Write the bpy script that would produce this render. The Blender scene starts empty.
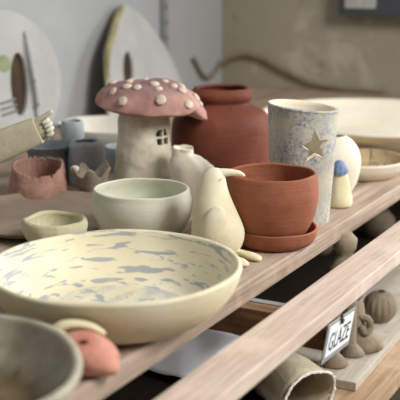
import bpy, bmesh, math, random
from mathutils import Vector, Matrix, noise
from mathutils.bvhtree import BVHTree

random.seed(7)
SC = bpy.context.scene
COL = SC.collection
PI = math.pi
S = 0.95                      # height of the shelf top above the floor
CAMH = 0.42                   # camera above the shelf top
PITCH = math.atan(256/1050)
YAW = math.radians(28.2207)   # the shelf runs along +X, the camera looks YAW to its left
FW = Vector((math.cos(YAW)*math.cos(PITCH), math.sin(YAW)*math.cos(PITCH), -math.sin(PITCH)))
RT = Vector((math.sin(YAW), -math.cos(YAW), 0))
NEAR = Vector((-math.cos(YAW), -math.sin(YAW), 0))
UP = RT.cross(FW)
A_NEAR = math.atan2(NEAR.y, NEAR.x)
A_RT = math.atan2(RT.y, RT.x)
WALL_Y = 1.48
END_X = 2.90

# ---------------------------------------------------------------- materials
def lin(c):
    return tuple((v/255/12.92 if v/255 <= .04045 else ((v/255+.055)/1.055)**2.4) for v in c) + (1,)

class NT:
    def __init__(s, name, rough=.8, spec=.25):
        s.m = bpy.data.materials.new(name); s.m.use_nodes = True
        s.n = s.m.node_tree.nodes; s.l = s.m.node_tree.links
        s.b = s.n['Principled BSDF']; s.b.inputs['Roughness'].default_value = rough
        s.b.inputs['Specular IOR Level'].default_value = spec
        s.tc = s.n.new('ShaderNodeTexCoord')
    def obj(s, scale=(1,1,1), loc=(0,0,0)):
        mp = s.n.new('ShaderNodeMapping'); mp.inputs['Scale'].default_value = scale
        mp.inputs['Location'].default_value = loc
        s.l.new(s.tc.outputs['Object'], mp.inputs['Vector']); return mp.outputs[0]
    def noise(s, vec, scale, detail=4, rough=.55, dist=0):
        t = s.n.new('ShaderNodeTexNoise'); t.inputs['Scale'].default_value = scale
        t.inputs['Detail'].default_value = detail; t.inputs['Roughness'].default_value = rough
        t.inputs['Distortion'].default_value = dist
        s.l.new(vec, t.inputs['Vector']); return t.outputs['Fac']
    def ramp(s, fac, stops):
        r = s.n.new('ShaderNodeValToRGB'); e = r.color_ramp.elements
        while len(e) < len(stops): e.new(.5)
        for el, (p, c) in zip(e, stops):
            el.position = p; el.color = c if len(c) == 4 else lin(c)
        s.l.new(fac, r.inputs['Fac']); return r.outputs['Color']
    def mask(s, fac, a, b):
        return s.ramp(fac, [(a, (0,0,0,1)), (b, (1,1,1,1))])
    def mix(s, fac, a, b, mode='MIX'):
        m = s.n.new('ShaderNodeMix'); m.data_type = 'RGBA'; m.blend_type = mode
        for k, v in ((0, fac), (6, a), (7, b)):
            if isinstance(v, bpy.types.NodeSocket): s.l.new(v, m.inputs[k])
            elif k == 0: m.inputs[k].default_value = v
            else: m.inputs[k].default_value = v if len(v) == 4 else lin(v)
        return m.outputs[2]
    def math(s, op, a, b=None):
        m = s.n.new('ShaderNodeMath'); m.operation = op
        for k, v in ((0, a), (1, b)):
            if v is None: continue
            if isinstance(v, bpy.types.NodeSocket): s.l.new(v, m.inputs[k])
            else: m.inputs[k].default_value = v
        return m.outputs[0]
    def col(s, c):
        if isinstance(c, bpy.types.NodeSocket): s.l.new(c, s.b.inputs['Base Color'])
        else: s.b.inputs['Base Color'].default_value = lin(c)
        return s
    def bump(s, h, strength=.3, dist=.002):
        b = s.n.new('ShaderNodeBump'); b.inputs['Strength'].default_value = strength
        b.inputs['Distance'].default_value = dist
        s.l.new(h, b.inputs['Height']); s.l.new(b.outputs[0], s.b.inputs['Normal']); return s

def clay(name, c1, c2, scale=25, rough=.85, bump=.25, spec=.2, rings=False, speck=.35):
    t = NT(name, rough, spec)
    v = t.obj()
    n = t.noise(v, scale, 5)
    t.col(t.ramp(n, [(.3, c1), (.7, c2)]))
    hb = t.noise(t.obj((.6,.6,6) if rings else (1,1,1)), scale*4, 5, .6)
    n2 = t.noise(t.obj(loc=(2,5,3)), scale*7, 4, .65)
    c = t.ramp(n, [(.3, c1), (.7, c2)])
    c = t.mix(t.math('MULTIPLY', t.mask(n2, .54, .70), speck), c, tuple(v*.82 for v in c1))
    t.col(c)
    t.bump(t.math('ADD', hb, t.math('MULTIPLY', n2, .5)), min(1, bump*2), .002)
    return t.m

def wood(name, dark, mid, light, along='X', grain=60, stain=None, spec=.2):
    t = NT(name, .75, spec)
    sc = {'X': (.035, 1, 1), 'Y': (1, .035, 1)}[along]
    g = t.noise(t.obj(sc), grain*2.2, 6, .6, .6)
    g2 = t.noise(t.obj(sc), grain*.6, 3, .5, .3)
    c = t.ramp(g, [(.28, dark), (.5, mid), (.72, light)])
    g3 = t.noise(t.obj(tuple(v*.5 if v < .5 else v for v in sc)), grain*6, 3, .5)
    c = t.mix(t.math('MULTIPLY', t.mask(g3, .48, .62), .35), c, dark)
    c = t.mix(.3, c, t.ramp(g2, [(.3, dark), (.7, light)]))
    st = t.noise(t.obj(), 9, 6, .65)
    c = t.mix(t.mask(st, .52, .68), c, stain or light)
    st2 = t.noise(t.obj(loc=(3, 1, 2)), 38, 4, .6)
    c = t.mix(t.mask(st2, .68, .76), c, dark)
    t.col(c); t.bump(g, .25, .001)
    return t.m

M = {}
M['pine_shelf'] = wood('worn_pinkish_pine', (112,94,78), (172,150,132), (204,186,170), stain=(184,162,144))
M['pine_rail'] = wood('pale_planed_pine', (168,146,130), (204,184,168), (222,207,194), grain=150, stain=(216,196,182))
M['pine_cross'] = wood('brown_crosspiece_pine', (84,60,44), (122,90,66), (150,120,96), along='Y')
M['shaded_board'] = wood('shade_darkened_board', (34,28,24), (48,40,34), (62,52,44), stain=(44,36,30))  # near-black colour puts the shade under the main shelf into the board
M['pine_low'] = wood('tan_plank_pine', (140,112,84), (178,148,118), (196,172,144))
M['ware_board'] = wood('pale_dusty_ware_board', (158,148,132), (190,181,166), (206,198,186))
M['bowl_out'] = clay('cream_yellow_clay', speck=.08, c1=(214,204,168), c2=(230,222,194), scale=14, rough=.7, bump=.15, spec=.3)
M['white_green'] = clay('pale_celadon_clay', speck=.08, c1=(202,202,182), c2=(220,219,202), scale=16, rough=.7, bump=.12, spec=.3, rings=True)
M['pinch'] = clay('greenish_cream_clay', (188,182,146), (212,206,176), 30, .8, .3)
M['plate_brown'] = clay('brownish_buff_clay', (132,116,100), (152,136,120), 12, .8, .15)
M['torn'] = clay('dusty_red_clay', (150,112,98), (182,146,132), 35, .95, .4)
M['blue_grey'] = clay('blue_grey_clay', (160,166,168), (188,193,196), 20, .85, .2)
M['dark_grey'] = clay('slate_grey_clay', (122,130,136), (150,158,164), 20, .8, .2)
M['brown_grey'] = clay('taupe_clay', (134,122,108), (170,156,140), 25, .9, .3)
M['offwhite'] = clay('off_white_clay', speck=.08, c1=(206,202,190), c2=(224,220,210), scale=12, rough=.8, bump=.15)
M['warm_white'] = clay('warm_white_clay', speck=.08, c1=(224,214,192), c2=(238,231,214), scale=12, rough=.65, bump=.12, spec=.3)
M['stem'] = clay('pale_stem_clay', (178,170,148), (232,226,208), 18, .9, .35)
M['spot'] = clay('cream_spot_clay', (192,174,156), (216,202,186), 60, .9, .3)
M['penguin'] = clay('ivory_clay', speck=.08, c1=(222,213,180), c2=(236,229,204), scale=20, rough=.65, bump=.15, spec=.35)
M['terra'] = clay('terracotta', (136,80,58), (168,108,80), 10, .75, .18, .25, True)
M['terra_dark'] = clay('deep_red_terracotta', (100,52,40), (136,78,58), 9, .7, .2, .25, True)
M['cream_piece'] = clay('butter_cream_clay', speck=.08, c1=(222,210,168), c2=(236,228,196), scale=30, rough=.8, bump=.2)
M['coral'] = clay('coral_pink_clay', (190,124,106), (220,164,146), 30, .8, .2)
M['arm'] = clay('buff_arm_clay', (184,176,152), (204,196,172), 20, .85, .25)
M['nail_white'] = clay('chalky_finger_clay', (205,200,182), (224,220,206), 30, .8, .2)
M['figure'] = clay('raw_umber_clay', (132,118,100), (166,152,132), 26, .95, .35)
M['cap_blue'] = clay('sky_blue_slip', (104,126,164), (134,154,186), 50, .8, .3)
M['plaque'] = clay('chalk_white_plaque', speck=.08, c1=(172,172,170), c2=(188,188,186), scale=10, rough=.9, bump=.15)
M['hole_shade'] = clay('hole_shade_brown', (60,48,38), (84,68,54), 20, .9, .2)  # shade inside holes, given as a dark colour
M['plaque_yellow'] = clay('ochre_slip', (140,130,96), (174,165,126), 30, .9, .3)
M['green_dab'] = clay('olive_dab', (138,146,112), (160,166,132), 40, .9, .2)
M['grey_dab'] = clay('grey_dab', (120,122,116), (140,142,136), 40, .9, .2)
M['red_dab'] = clay('red_dab', (150,70,60), (170,90,80), 40, .9, .2)
M['cable'] = clay('dusty_brown_cable', (122,110,90), (144,130,108), 30, .8, .1)
M['metal'] = NT('galvanised_grey_metal', .45, .5).col((138,140,140)).m
M['slot_dark'] = NT('dark_slot', .8).col((60,60,60)).m
M['socket_grey'] = NT('charcoal_plastic_trunking', .55, .35).col((70,74,80)).m
M['socket_white'] = NT('grey_white_plastic', .5, .35).col((188,186,180)).m
M['paper'] = clay('white_paper', speck=.08, c1=(214,216,220), c2=(232,234,236), scale=8, rough=.9, bump=.1)
M['card_grey'] = NT('grey_card_backing', .6).col((152,154,150)).m
M['card_white'] = NT('white_card', .7).col((236,238,240)).m
M['ink'] = NT('black_ink', .7).col((30,30,34)).m
M['nail'] = NT('dark_steel_clip', .5, .5).col((46,40,36)).m
M['cloth'] = clay('cream_canvas', (164,152,128), (192,180,156), 30, .95, .3)
M['rope'] = clay('frayed_white_hem', (222,216,204), (240,236,228), 120, .95, .6)
M['concrete'] = clay('grey_concrete', (120,116,110), (144,140,134), 5, .95, .2)

def bowl_inside():
    t = NT('cream_glaze_with_blue_brush_marks', .6, .35)
    sx = t.n.new('ShaderNodeSeparateXYZ'); t.l.new(t.tc.outputs['Object'], sx.inputs[0])
    ang = t.math('ARCTAN2', sx.outputs[1], sx.outputs[0])
    r2 = t.math('SQRT', t.math('ADD', t.math('POWER', sx.outputs[0], 2), t.math('POWER', sx.outputs[1], 2)))
    cb = t.n.new('ShaderNodeCombineXYZ')
    t.l.new(t.math('MULTIPLY', t.math('COSINE', ang), 1.9), cb.inputs[0])
    t.l.new(t.math('MULTIPLY', t.math('SINE', ang), 1.9), cb.inputs[1])
    t.l.new(t.math('ADD', t.math('MULTIPLY', sx.outputs[2], 100.), t.math('MULTIPLY', r2, 30.)), cb.inputs[2])
    n = t.noise(cb.outputs[0], 1.5, 3, .55, .7)
    stroke = t.mask(n, .57, .61)
    base = t.ramp(t.noise(t.obj(), 16, 4), [(.3, (224,214,180)), (.7, (236,229,204))])
    c = t.mix(t.math('MULTIPLY', stroke, .8), base, (150,156,170))
    # smeared wash on the flat bottom
    wash = t.math('MULTIPLY', t.mask(t.noise(t.obj((1,2.2,1)), 20, 5, .6, .6), .42, .62), t.math('LESS_THAN', r2, .088))
    c = t.mix(t.math('MULTIPLY', wash, .6), c, (164,172,184))
    t.col(c); t.bump(t.noise(t.obj(), 90, 3), .12, .0015)
    return t.m
M['bowl_in'] = bowl_inside()

def vase_mat():
    t = NT('white_slip_with_blue_speckle', .75, .25)
    v = t.obj()
    c = t.ramp(t.noise(v, 14, 4), [(.3, (182,175,152)), (.7, (208,204,188))])
    fine = t.mask(t.noise(v, 190, 5, .8), .46, .60)
    patch = t.mask(t.noise(v, 17, 4, .65), .36, .58)
    c = t.mix(t.math('MULTIPLY', t.math('MULTIPLY', fine, patch), .95), c, (100,118,156))
    c = t.mix(t.math('MULTIPLY', t.mask(t.noise(t.obj(loc=(5,2,1)), 32, 5, .7), .56, .66), .55), c, (140,156,190))
    t.col(c); t.bump(t.noise(v, 130, 4), .3, .0015)
    return t.m
M['vase'] = vase_mat()

def cap_mat():
    t = NT('rose_pink_cap_clay', .9, .15)
    v = t.obj()
    c = t.ramp(t.noise(v, 18, 5, .6), [(.3, (164,120,112)), (.7, (206,168,156))])
    sx = t.n.new('ShaderNodeSeparateXYZ'); t.l.new(t.tc.outputs['Object'], sx.inputs[0])
    h = t.math('ADD', sx.outputs[2], t.math('MULTIPLY', t.math('SUBTRACT', t.noise(v, 30, 5, .7), .5), .03))
    top = t.mask(h, .018, .044)
    # powdery mauve pigment brushed on the crown
    c = t.mix(t.math('MULTIPLY', top, .85), c, (132,104,110))
    t.col(c); t.bump(t.noise(v, 90, 5), .45, .002)
    return t.m
M['cap'] = cap_mat()

def dish_mat():
    t = NT('grey_green_stoneware_with_brown_centre', .8, .25)
    v = t.obj()
    c = t.ramp(t.noise(v, 26, 5, .65), [(.3, (156,148,130)), (.7, (190,185,170))])
    sx = t.n.new('ShaderNodeSeparateXYZ'); t.l.new(t.tc.outputs['Object'], sx.inputs[0])
    r2 = t.math('SQRT', t.math('ADD', t.math('POWER', sx.outputs[0], 2), t.math('POWER', sx.outputs[1], 2)))
    r2 = t.math('ADD', r2, t.math('MULTIPLY', t.math('SUBTRACT', t.noise(v, 14, 4), .5), .07))
    inn = t.mask(r2, .118, .150)
    br = t.ramp(t.noise(v, 34, 5, .6), [(.3, (84,70,48)), (.7, (126,110,82))])
    c = t.mix(inn, br, c)
    t.col(c); t.bump(t.noise(v, 80, 4), .25, .0015)
    return t.m
M['dish'] = dish_mat()

def dish2_mat():
    t = NT('tan_glaze_with_dark_strokes', .6, .3)
    v = t.obj()
    c = t.ramp(t.noise(v, 20, 4), [(.3, (176,154,116)), (.7, (206,186,150))])
    n = t.noise(t.obj((1, 3.5, 1)), 24, 4, .6, 1.0)
    c = t.mix(t.math('MULTIPLY', t.mask(n, .55, .63), .75), c, (86,72,56))
    t.col(c); return t.m
M['dish2_in'] = dish2_mat()

def wall_mat(name, c1, c2, patch, stain, marks=.5, split=None):
    t = NT(name, .95, .1)
    v = t.tc.outputs['Object']
    c = t.ramp(t.noise(v, 2.2, 5, .6), [(.3, c1), (.7, c2)])
    c = t.mix(t.math('MULTIPLY', t.mask(t.noise(v, 6, 5, .65, .4), .56, .66), marks), c, patch)
    c = t.mix(t.math('MULTIPLY', t.mask(t.noise(t.obj(loc=(4,7,1)), 11, 5, .6), .63, .72), marks), c, stain)
    if split:
        sx = t.n.new('ShaderNodeSeparateXYZ'); t.l.new(v, sx.inputs[0])
        edge = t.math('ADD', sx.outputs[2], t.math('MULTIPLY', t.noise(v, 7, 3), .012))
        c = t.mix(t.mask(edge, split, split+.006), c, split_col)
    t.col(c); t.bump(t.noise(v, 40, 5, .6), .3, .003)
    return t.m
split_col = (142,136,124)
M['wall_back'] = wall_mat('pale_grey_painted_plaster', (164,166,168), (178,180,181), (188,187,183), (170,167,160), .3)
M['wall_end'] = wall_mat('stained_rough_plaster', (152,145,128), (174,167,149), (188,181,163), (96,86,70), 1.0, S+.197)

# ---------------------------------------------------------------- mesh helpers
def link(name, bm, mats, parent=None, loc=(0,0,0), rot=(0,0,0), smooth=True, sub=0, bevel=0):
    me = bpy.data.meshes.new(name); bm.normal_update(); bm.to_mesh(me); bm.free()
    if not isinstance(mats, (list, tuple)): mats = [mats]
    for m in mats: me.materials.append(M[m])
    if smooth:
        for p in me.polygons: p.use_smooth = True
    o = bpy.data.objects.new(name, me); COL.objects.link(o)
    o.parent = parent; o.location = loc; o.rotation_euler = rot
    if bevel:
        b = o.modifiers.new('bevel', 'BEVEL'); b.width = bevel; b.segments = 2; b.limit_method = 'ANGLE'
    if sub:
        s = o.modifiers.new('smooth', 'SUBSURF'); s.levels = sub; s.render_levels = sub
    return o

def tag(o, label, cat, group=None):
    o['label'] = label; o['category'] = cat
    if group: o['group'] = group
    return o

def thing(name, label, cat, loc, rotz=0, group=None):
    o = bpy.data.objects.new(name, None); COL.objects.link(o)
    o.empty_display_size = .02
    o.location = (loc[0], loc[1], S+loc[2]); o.rotation_euler = (0, 0, rotz)
    return tag(o, label, cat, group)

def structure(o):
    o['kind'] = 'structure'; return o

def box(bm, a, b, mi=0):
    vs = [bm.verts.new((x, y, z)) for x in (a[0], b[0]) for y in (a[1], b[1]) for z in (a[2], b[2])]
    for f in ((0,1,3,2), (4,6,7,5), (0,4,5,1), (2,3,7,6), (0,2,6,4), (1,5,7,3)):
        bm.faces.new([vs[i] for i in f]).material_index = mi
    return vs

def spline(pts, n):
    out = []
    P = [Vector(p) for p in pts]
    m = len(P)
    for i in range(m-1):
        p0, p1, p2, p3 = P[max(i-1,0)], P[i], P[i+1], P[min(i+2,m-1)]
        for k in range(n):
            t = k/n
            out.append(.5*((2*p1) + (p2-p0)*t + (2*p0-5*p1+4*p2-p3)*t*t + (3*p1-p0-3*p2+p3)*t**3))
    out.append(P[-1].copy())
    return out

def revolve(profile, segs=64, deform=None, mat_in=None, n_out=None):
    """profile: (r, z) pairs, first and last on the axis"""
    bm = bmesh.new(); rows = []
    for i, (r, z) in enumerate(profile):
        if r < 1e-6: rows.append([bm.verts.new((0, 0, z))]); continue
        row = []
        for k in range(segs):
            th = 2*PI*k/segs
            p = Vector((r*math.cos(th), r*math.sin(th), z))
            if deform: p = deform(p, th, i)
            row.append(bm.verts.new(p))
        rows.append(row)
    for i in range(len(rows)-1):
        a, b = rows[i], rows[i+1]
        mi = 1 if (mat_in and i >= n_out) else 0
        for k in range(segs):
            k2 = (k+1) % segs
            if len(a) == 1 and len(b) == 1: break
            if len(a) == 1: f = bm.faces.new((a[0], b[k2], b[k]))
            elif len(b) == 1: f = bm.faces.new((a[k], a[k2], b[0]))
            else: f = bm.faces.new((a[k], a[k2], b[k2], b[k]))
            f.material_index = mi
    bmesh.ops.recalc_face_normals(bm, faces=bm.faces[:])
    return bm

def vessel_profile(outer, t, tb, n=6):
    """outer: (r,z) from the edge of the base up to the rim; adds base, rim and inner wall"""
    o = [(p.x, p.y) for p in spline([(r, z, 0) for r, z in outer], n)]
    rt_, zt = o[-1]
    prof = [(0, o[0][1]), (o[0][0]*.92, o[0][1])] + o
    prof += [(rt_-t*.15, zt+t*.28), (rt_-t*.5, zt+t*.4), (rt_-t*.85, zt+t*.28)]
    n_out = len(prof)-2
    inner = [(max(r-t, .002), z) for r, z in reversed(o) if z > tb+t*.4]
    prof += inner
    rl = inner[-1][0]
    prof += [(rl*.93, tb+t*.1), (rl*.8, tb), (rl*.4, tb), (0, tb)]
    return prof, n_out

def vessel(name, mats, outer, t, tb, loc, label=None, cat=None, segs=72, wob=.01, zw=.0, seed=0, rot=(0,0,0),
           parent=None, dfn=None, group=None, lump=0):
    prof, n_out = vessel_profile(outer, t, tb)
    h = outer[-1][1]
    def d(p, th, i):
        k = 1 + wob*noise.noise(Vector((math.cos(th)*1.1+seed, math.sin(th)*1.1, p.z*8)))
        z = p.z + zw*noise.noise(Vector((math.cos(th)*1.2, math.sin(th)*1.2, seed+9)))*max(0, p.z/h)**2
        q = Vector((p.x*k, p.y*k, z))
        if lump:
            q += Vector((p.x, p.y, 0)).normalized()*lump*noise.noise(q*42+Vector((seed, 0, 0)))
        return dfn(q, th, i, h) if dfn else q
    bm = revolve(prof, segs, d, len(mats) > 1 if isinstance(mats, (list, tuple)) else None, n_out)
    l = loc if parent else (loc[0], loc[1], S+loc[2])
    o = link(name, bm, mats, parent, l, rot)
    if label: tag(o, label, cat, group)
    return o

def loft(bm, rings, segs=20, close=True):
    """rings: (centre, vector u, vector v) -> skin of ellipses"""
    rows = []
    for c, u, v in rings:
        c, u, v = Vector(c), Vector(u), Vector(v)
        rows.append([bm.verts.new(c + u*math.cos(2*PI*k/segs) + v*math.sin(2*PI*k/segs)) for k in range(segs)])
    for a, b in zip(rows, rows[1:]):
        for k in range(segs): bm.faces.new((a[k], a[(k+1)%segs], b[(k+1)%segs], b[k]))
    if close:
        for row, c in ((rows[0], rings[0][0]), (rows[-1], rings[-1][0])):
            cv = bm.verts.new(Vector(c))
            for k in range(segs): bm.faces.new((row[k], row[(k+1)%segs], cv))
    return bm

def tube(bm, pts, radii, segs=12, flat=1.0, n=4):
    P = spline(pts, n)
    if isinstance(radii, (int, float)): radii = [radii]*len(pts)
    R = [v.x for v in spline([(r, 0, 0) for r in radii], n)]
    rings = []
    ref = Vector((0, 0, 1))
    T0 = (P[1]-P[0]).normalized()
    if abs(T0.z) > .9: ref = Vector((1, 0, 0))
    u = T0.cross(ref).normalized()
    for i, p in enumerate(P):
        t = (P[min(i+1, len(P)-1)] - P[max(i-1, 0)]).normalized()
        u = (u - t*u.dot(t)).normalized(); v = t.cross(u)
        if i == 0: rings.append((p - t*R[i]*.5, u*R[i]*.55, v*R[i]*.55*flat))
        rings.append((p, u*R[i], v*R[i]*flat))
        if i == len(P)-1: rings.append((p + t*R[i]*.55, u*R[i]*.55, v*R[i]*.55*flat))
    loft(bm, rings, segs)
    bmesh.ops.recalc_face_normals(bm, faces=bm.faces[:])
    return bm

def lumps(bm, amp, freq, seed=0):
    bm.normal_update()
    for v in bm.verts:
        v.co += v.normal*amp*noise.noise(v.co*freq+Vector((seed, seed*2, 0)))

def sphere(bm, c, rx, ry, rz, seg=20, rng=12, rot=None):
    mat = Matrix.Translation(c) @ (rot.to_4x4() if rot else Matrix.Identity(4)) @ Matrix.Diagonal((rx, ry, rz, 1))
    return bmesh.ops.create_uvsphere(bm, u_segments=seg, v_segments=rng, radius=1, matrix=mat)['verts']

def prism(bm, pts, d0, d1, axis='Y'):
    """closed outline of (a, b) extruded between d0 and d1 along the axis"""
    def P(a, b, d): return {'Y': (a, d, b), 'X': (d, a, b), 'Z': (a, b, d)}[axis]
    A = [bm.verts.new(P(a, b, d0)) for a, b in pts]; B = [bm.verts.new(P(a, b, d1)) for a, b in pts]
    bm.faces.new(A); bm.faces.new(list(reversed(B)))
    n = len(pts)
    for i in range(n): bm.faces.new((A[i], B[i], B[(i+1)%n], A[(i+1)%n]))
    bmesh.ops.recalc_face_normals(bm, faces=bm.faces[:])
    return bm

def cut(o, bm_cutter):
    """boolean difference, applied"""
    me = bpy.data.meshes.new('cutter'); bm_cutter.to_mesh(me); bm_cutter.free()
    for m in o.data.materials: me.materials.append(m)
    c = bpy.data.objects.new('cutter', me); COL.objects.link(c)
    c.matrix_world = o.matrix_world.copy() if o.parent is None else Matrix.Identity(4)
    c.location = o.location; c.rotation_euler = o.rotation_euler; c.parent = o.parent
    m = o.modifiers.new('cut', 'BOOLEAN'); m.object = c; m.operation = 'DIFFERENCE'; m.solver = 'EXACT'
    dg = bpy.context.evaluated_depsgraph_get(); dg.update()
    new = bpy.data.meshes.new_from_object(o.evaluated_get(dg))
    o.modifiers.clear(); o.data = new
    bpy.data.objects.remove(c)
    for p in o.data.polygons: p.use_smooth = True
    try: o.data.set_sharp_from_angle(angle=math.radians(40))
    except Exception: pass

def plank(name, a, b, mat, bevel=.0015, cuts=40, warp=.0006):
    """a board with softly worn arrises"""
    cx, cy, cz = [(p+q)/2 for p, q in zip(a, b)]
    bm = bmesh.new(); box(bm, [p-c for p, c in zip(a, (cx,cy,cz))], [q-c for q, c in zip(b, (cx,cy,cz))])
    return link(name, bm, mat, None, (cx, cy, S+cz), smooth=False, bevel=bevel)

# ---------------------------------------------------------------- setting
bm = bmesh.new(); box(bm, (-1.6, -1.9, -.05), (END_X+.12, WALL_Y+.12, 0)); structure(link('floor', bm, 'concrete', smooth=False))
bm = bmesh.new(); box(bm, (-1.6, WALL_Y, 0), (END_X+.12, WALL_Y+.12, 2.6)); structure(link('wall_back', bm, 'wall_back', smooth=False))
# the end wall with its window opening, out of frame to the right
WY0, WY1, WZ0, WZ1 = -1.35, .25, S+.02, S+1.35
bm = bmesh.new()
box(bm, (END_X, WY1, 0), (END_X+.12, WALL_Y, 2.6)); box(bm, (END_X, -1.9, 0), (END_X+.12, WY0, 2.6))
box(bm, (END_X, WY0, 0), (END_X+.12, WY1, WZ0)); box(bm, (END_X, WY0, WZ1), (END_X+.12, WY1, 2.6))
structure(link('wall_end', bm, 'wall_end', smooth=False))
bm = bmesh.new()
for a, b in (((WY0,WZ0),(WY1,WZ0+.05)), ((WY0,WZ1-.05),(WY1,WZ1)), ((WY0,WZ0+.05),(WY0+.05,WZ1-.05)), ((WY1-.05,WZ0+.05),(WY1,WZ1-.05)),
             ((-.575,WZ0+.05),(-.525,WZ1-.05))):
    box(bm, (END_X+.03, a[0], a[1]), (END_X+.09, b[0], b[1]))
structure(link('window_1', bm, 'socket_white', smooth=False))

# rack: shelf plank, front rail, crosspieces, lower shelf
tag(plank('shelf_board', (-.5, .551, -.028), (END_X, 1.48, 0), 'pine_shelf', .0025),
    'long worn pinkish wooden shelf carrying the bowls and pots', 'shelf')
tag(plank('front_rail', (-.4, .431, -.028), (END_X, .485, -.008), 'pine_rail', .0015),
    'pale narrow wooden rail running in front of the shelf, the card hung on it', 'rail')
def crosspiece(x, label):
    t = thing('crosspiece', label, 'crosspiece', (x, .95, -.047), 0, None)
    bm = bmesh.new(); box(bm, (-.0125, -.512, -.019), (.0125, .53, .019)); link('bar', bm, 'pine_cross', t, smooth=False, bevel=.001)
    bm = bmesh.new(); box(bm, (.016, -.46, .006), (.028, .525, .019)); box(bm, (.0126, -.46, -.012), (.0155, .525, .012))
    box(bm, (.0155, -.46, .004), (.018, .525, .008))
    link('metal_runner', bm, 'metal', t, smooth=False, bevel=.0005)
    return t
crosspiece(1.150, 'brown wooden crosspiece with a metal runner between shelf and rail, beside the big cream bowl')
tag(plank('lower_plank', (.2, .462, -.278), (END_X, .58, -.25), 'pine_low', .002), 'tan front plank of the lower shelf under the pale board', 'plank')
tag(plank('lower_shelf_board', (.2, .581, -.278), (END_X, 1.48, -.25), 'shaded_board', .002), 'lower shelf board coloured dark for the shade deep below the main shelf', 'shelf')
ob = plank('ware_board', (-.45, -.1, -.007), (.45, .1, .008), 'ware_board', .0015)
ob.location = (1.881, .6135, S-.242); ob.rotation_euler = (0, 0, math.radians(2.0))
tag(ob, 'pale dusty board on the lower shelf carrying small raw clay figures', 'board')

for x, lab in ((.52, 'square wooden post holding up the near end of the front rail'), (2.60, 'square wooden post holding up the far end of the front rail')):
    bm = bmesh.new(); box(bm, (-.02, -.0155, -S/2+.014), (.02, .0155, S/2-.014))
    tag(link('rack_post', bm, 'pine_cross', None, (x, .4465, S/2-.014), smooth=False, bevel=.002), lab, 'post')

# ---------------------------------------------------------------- GLAZE card
def glaze_card():
    t = thing('hanging_card', 'small white card reading GLAZE clipped under the front rail', 'sign', (1.1715, .4285, -.0295))
    t.rotation_euler = (math.radians(8), math.radians(3.5), 0)
    bm = bmesh.new(); box(bm, (-.047, -.0012, -.052), (.049, .0004, .0)); link('backing', bm, 'card_grey', t, smooth=False, bevel=.0004)
    bm = bmesh.new(); box(bm, (-.042, -.0020, -.0445), (.043, -.0013, -.004)); wc = link('paper_insert', bm, 'card_white', t, smooth=False)
    cu = bpy.data.curves.new('lettering', 'FONT'); cu.body = 'GLAZE'; cu.size = 1; cu.align_x = 'CENTER'; cu.extrude = .004
    tmp = bpy.data.objects.new('lettering', cu); COL.objects.link(tmp)
    dg = bpy.context.evaluated_depsgraph_get()
    me = bpy.data.meshes.new_from_object(tmp.evaluated_get(dg)); bpy.data.objects.remove(tmp)
    xs = [v.co.x for v in me.vertices]; ys = [v.co.y for v in me.vertices]
    w, h = max(xs)-min(xs), max(ys)-min(ys); mx = (max(xs)+min(xs))/2
    for v in me.vertices:
        x, y, z = v.co
        v.co = ((x-mx)/w*.070, -.0021 - (z+.004)*.02, -.0380 + (y-min(ys))/h*.0235)
    me.materials.clear(); me.materials.append(M['ink'])
    o = bpy.data.objects.new('lettering', me); COL.objects.link(o); o.parent = wc
    o['label'] = 'black hand lettered word GLAZE'
    bm = bmesh.new(); bmesh.ops.create_cone(bm, cap_ends=True, segments=16, radius1=.0042, radius2=.0034, depth=.004,
        matrix=Matrix.Translation((-.004, -.003, -.0045)) @ Matrix.Rotation(PI/2, 4, 'X'))
    box(bm, (-.0055, -.003, -.003), (-.0025, .0005, .004))
    link('clip', bm, 'nail', t, bevel=.0004)
glaze_card()

# ---------------------------------------------------------------- pots on the shelf
# big cream bowl
vessel('serving_bowl', ['bowl_out', 'bowl_in'],
       [(.088, 0), (.103, .006), (.121, .018), (.135, .034), (.1430, .050), (.1465, .063)], .007, .009, (.968, .630, 0),
       'wide cream bowl with blue-grey brush marks, at the front of the shelf', 'bowl', 96, .012, .003, 3)
# grey green dish in the foreground
vessel('shallow_dish', ['dish'],
       [(.08, 0), (.108, .008), (.133, .024), (.146, .040), (.152, .051)], .010, .008, (.647, .640, 0),
       'mottled grey-green dish with brown centre, nearest the camera at bottom left', 'dish', 80, .02, .004, 8)
# white bowl
vessel('round_bowl', ['white_green'],
       [(.046, 0), (.055, .005), (.0665, .020), (.0735, .040), (.0742, .055), (.0715, .067), (.0705, .072)], .005, .007, (1.276, .782, 0),
       'round pale celadon bowl standing between the mushroom house and big cream bowl', 'bowl', 80, .01, .002, 5)
# brown plate and pinch pot on it
vessel('flat_plate', ['plate_brown'],
       [(.095, 0), (.115, .003), (.131, .008), (.139, .0145)], .0045, .005, (1.281, .961, 0),
       'flat brown plate under the little greenish pinch pot', 'plate', 80, .008, .001, 2)
vessel('pinch_pot', ['pinch'],
       [(.034, 0), (.041, .004), (.0462, .014), (.0475, .024), (.0465, .031)], .0085, .006, (1.174+.006, .865+.004, .0055),
       'small uneven greenish pinch pot sitting on the brown plate', 'pot', 64, .05, .003, 11, lump=.0030)
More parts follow.
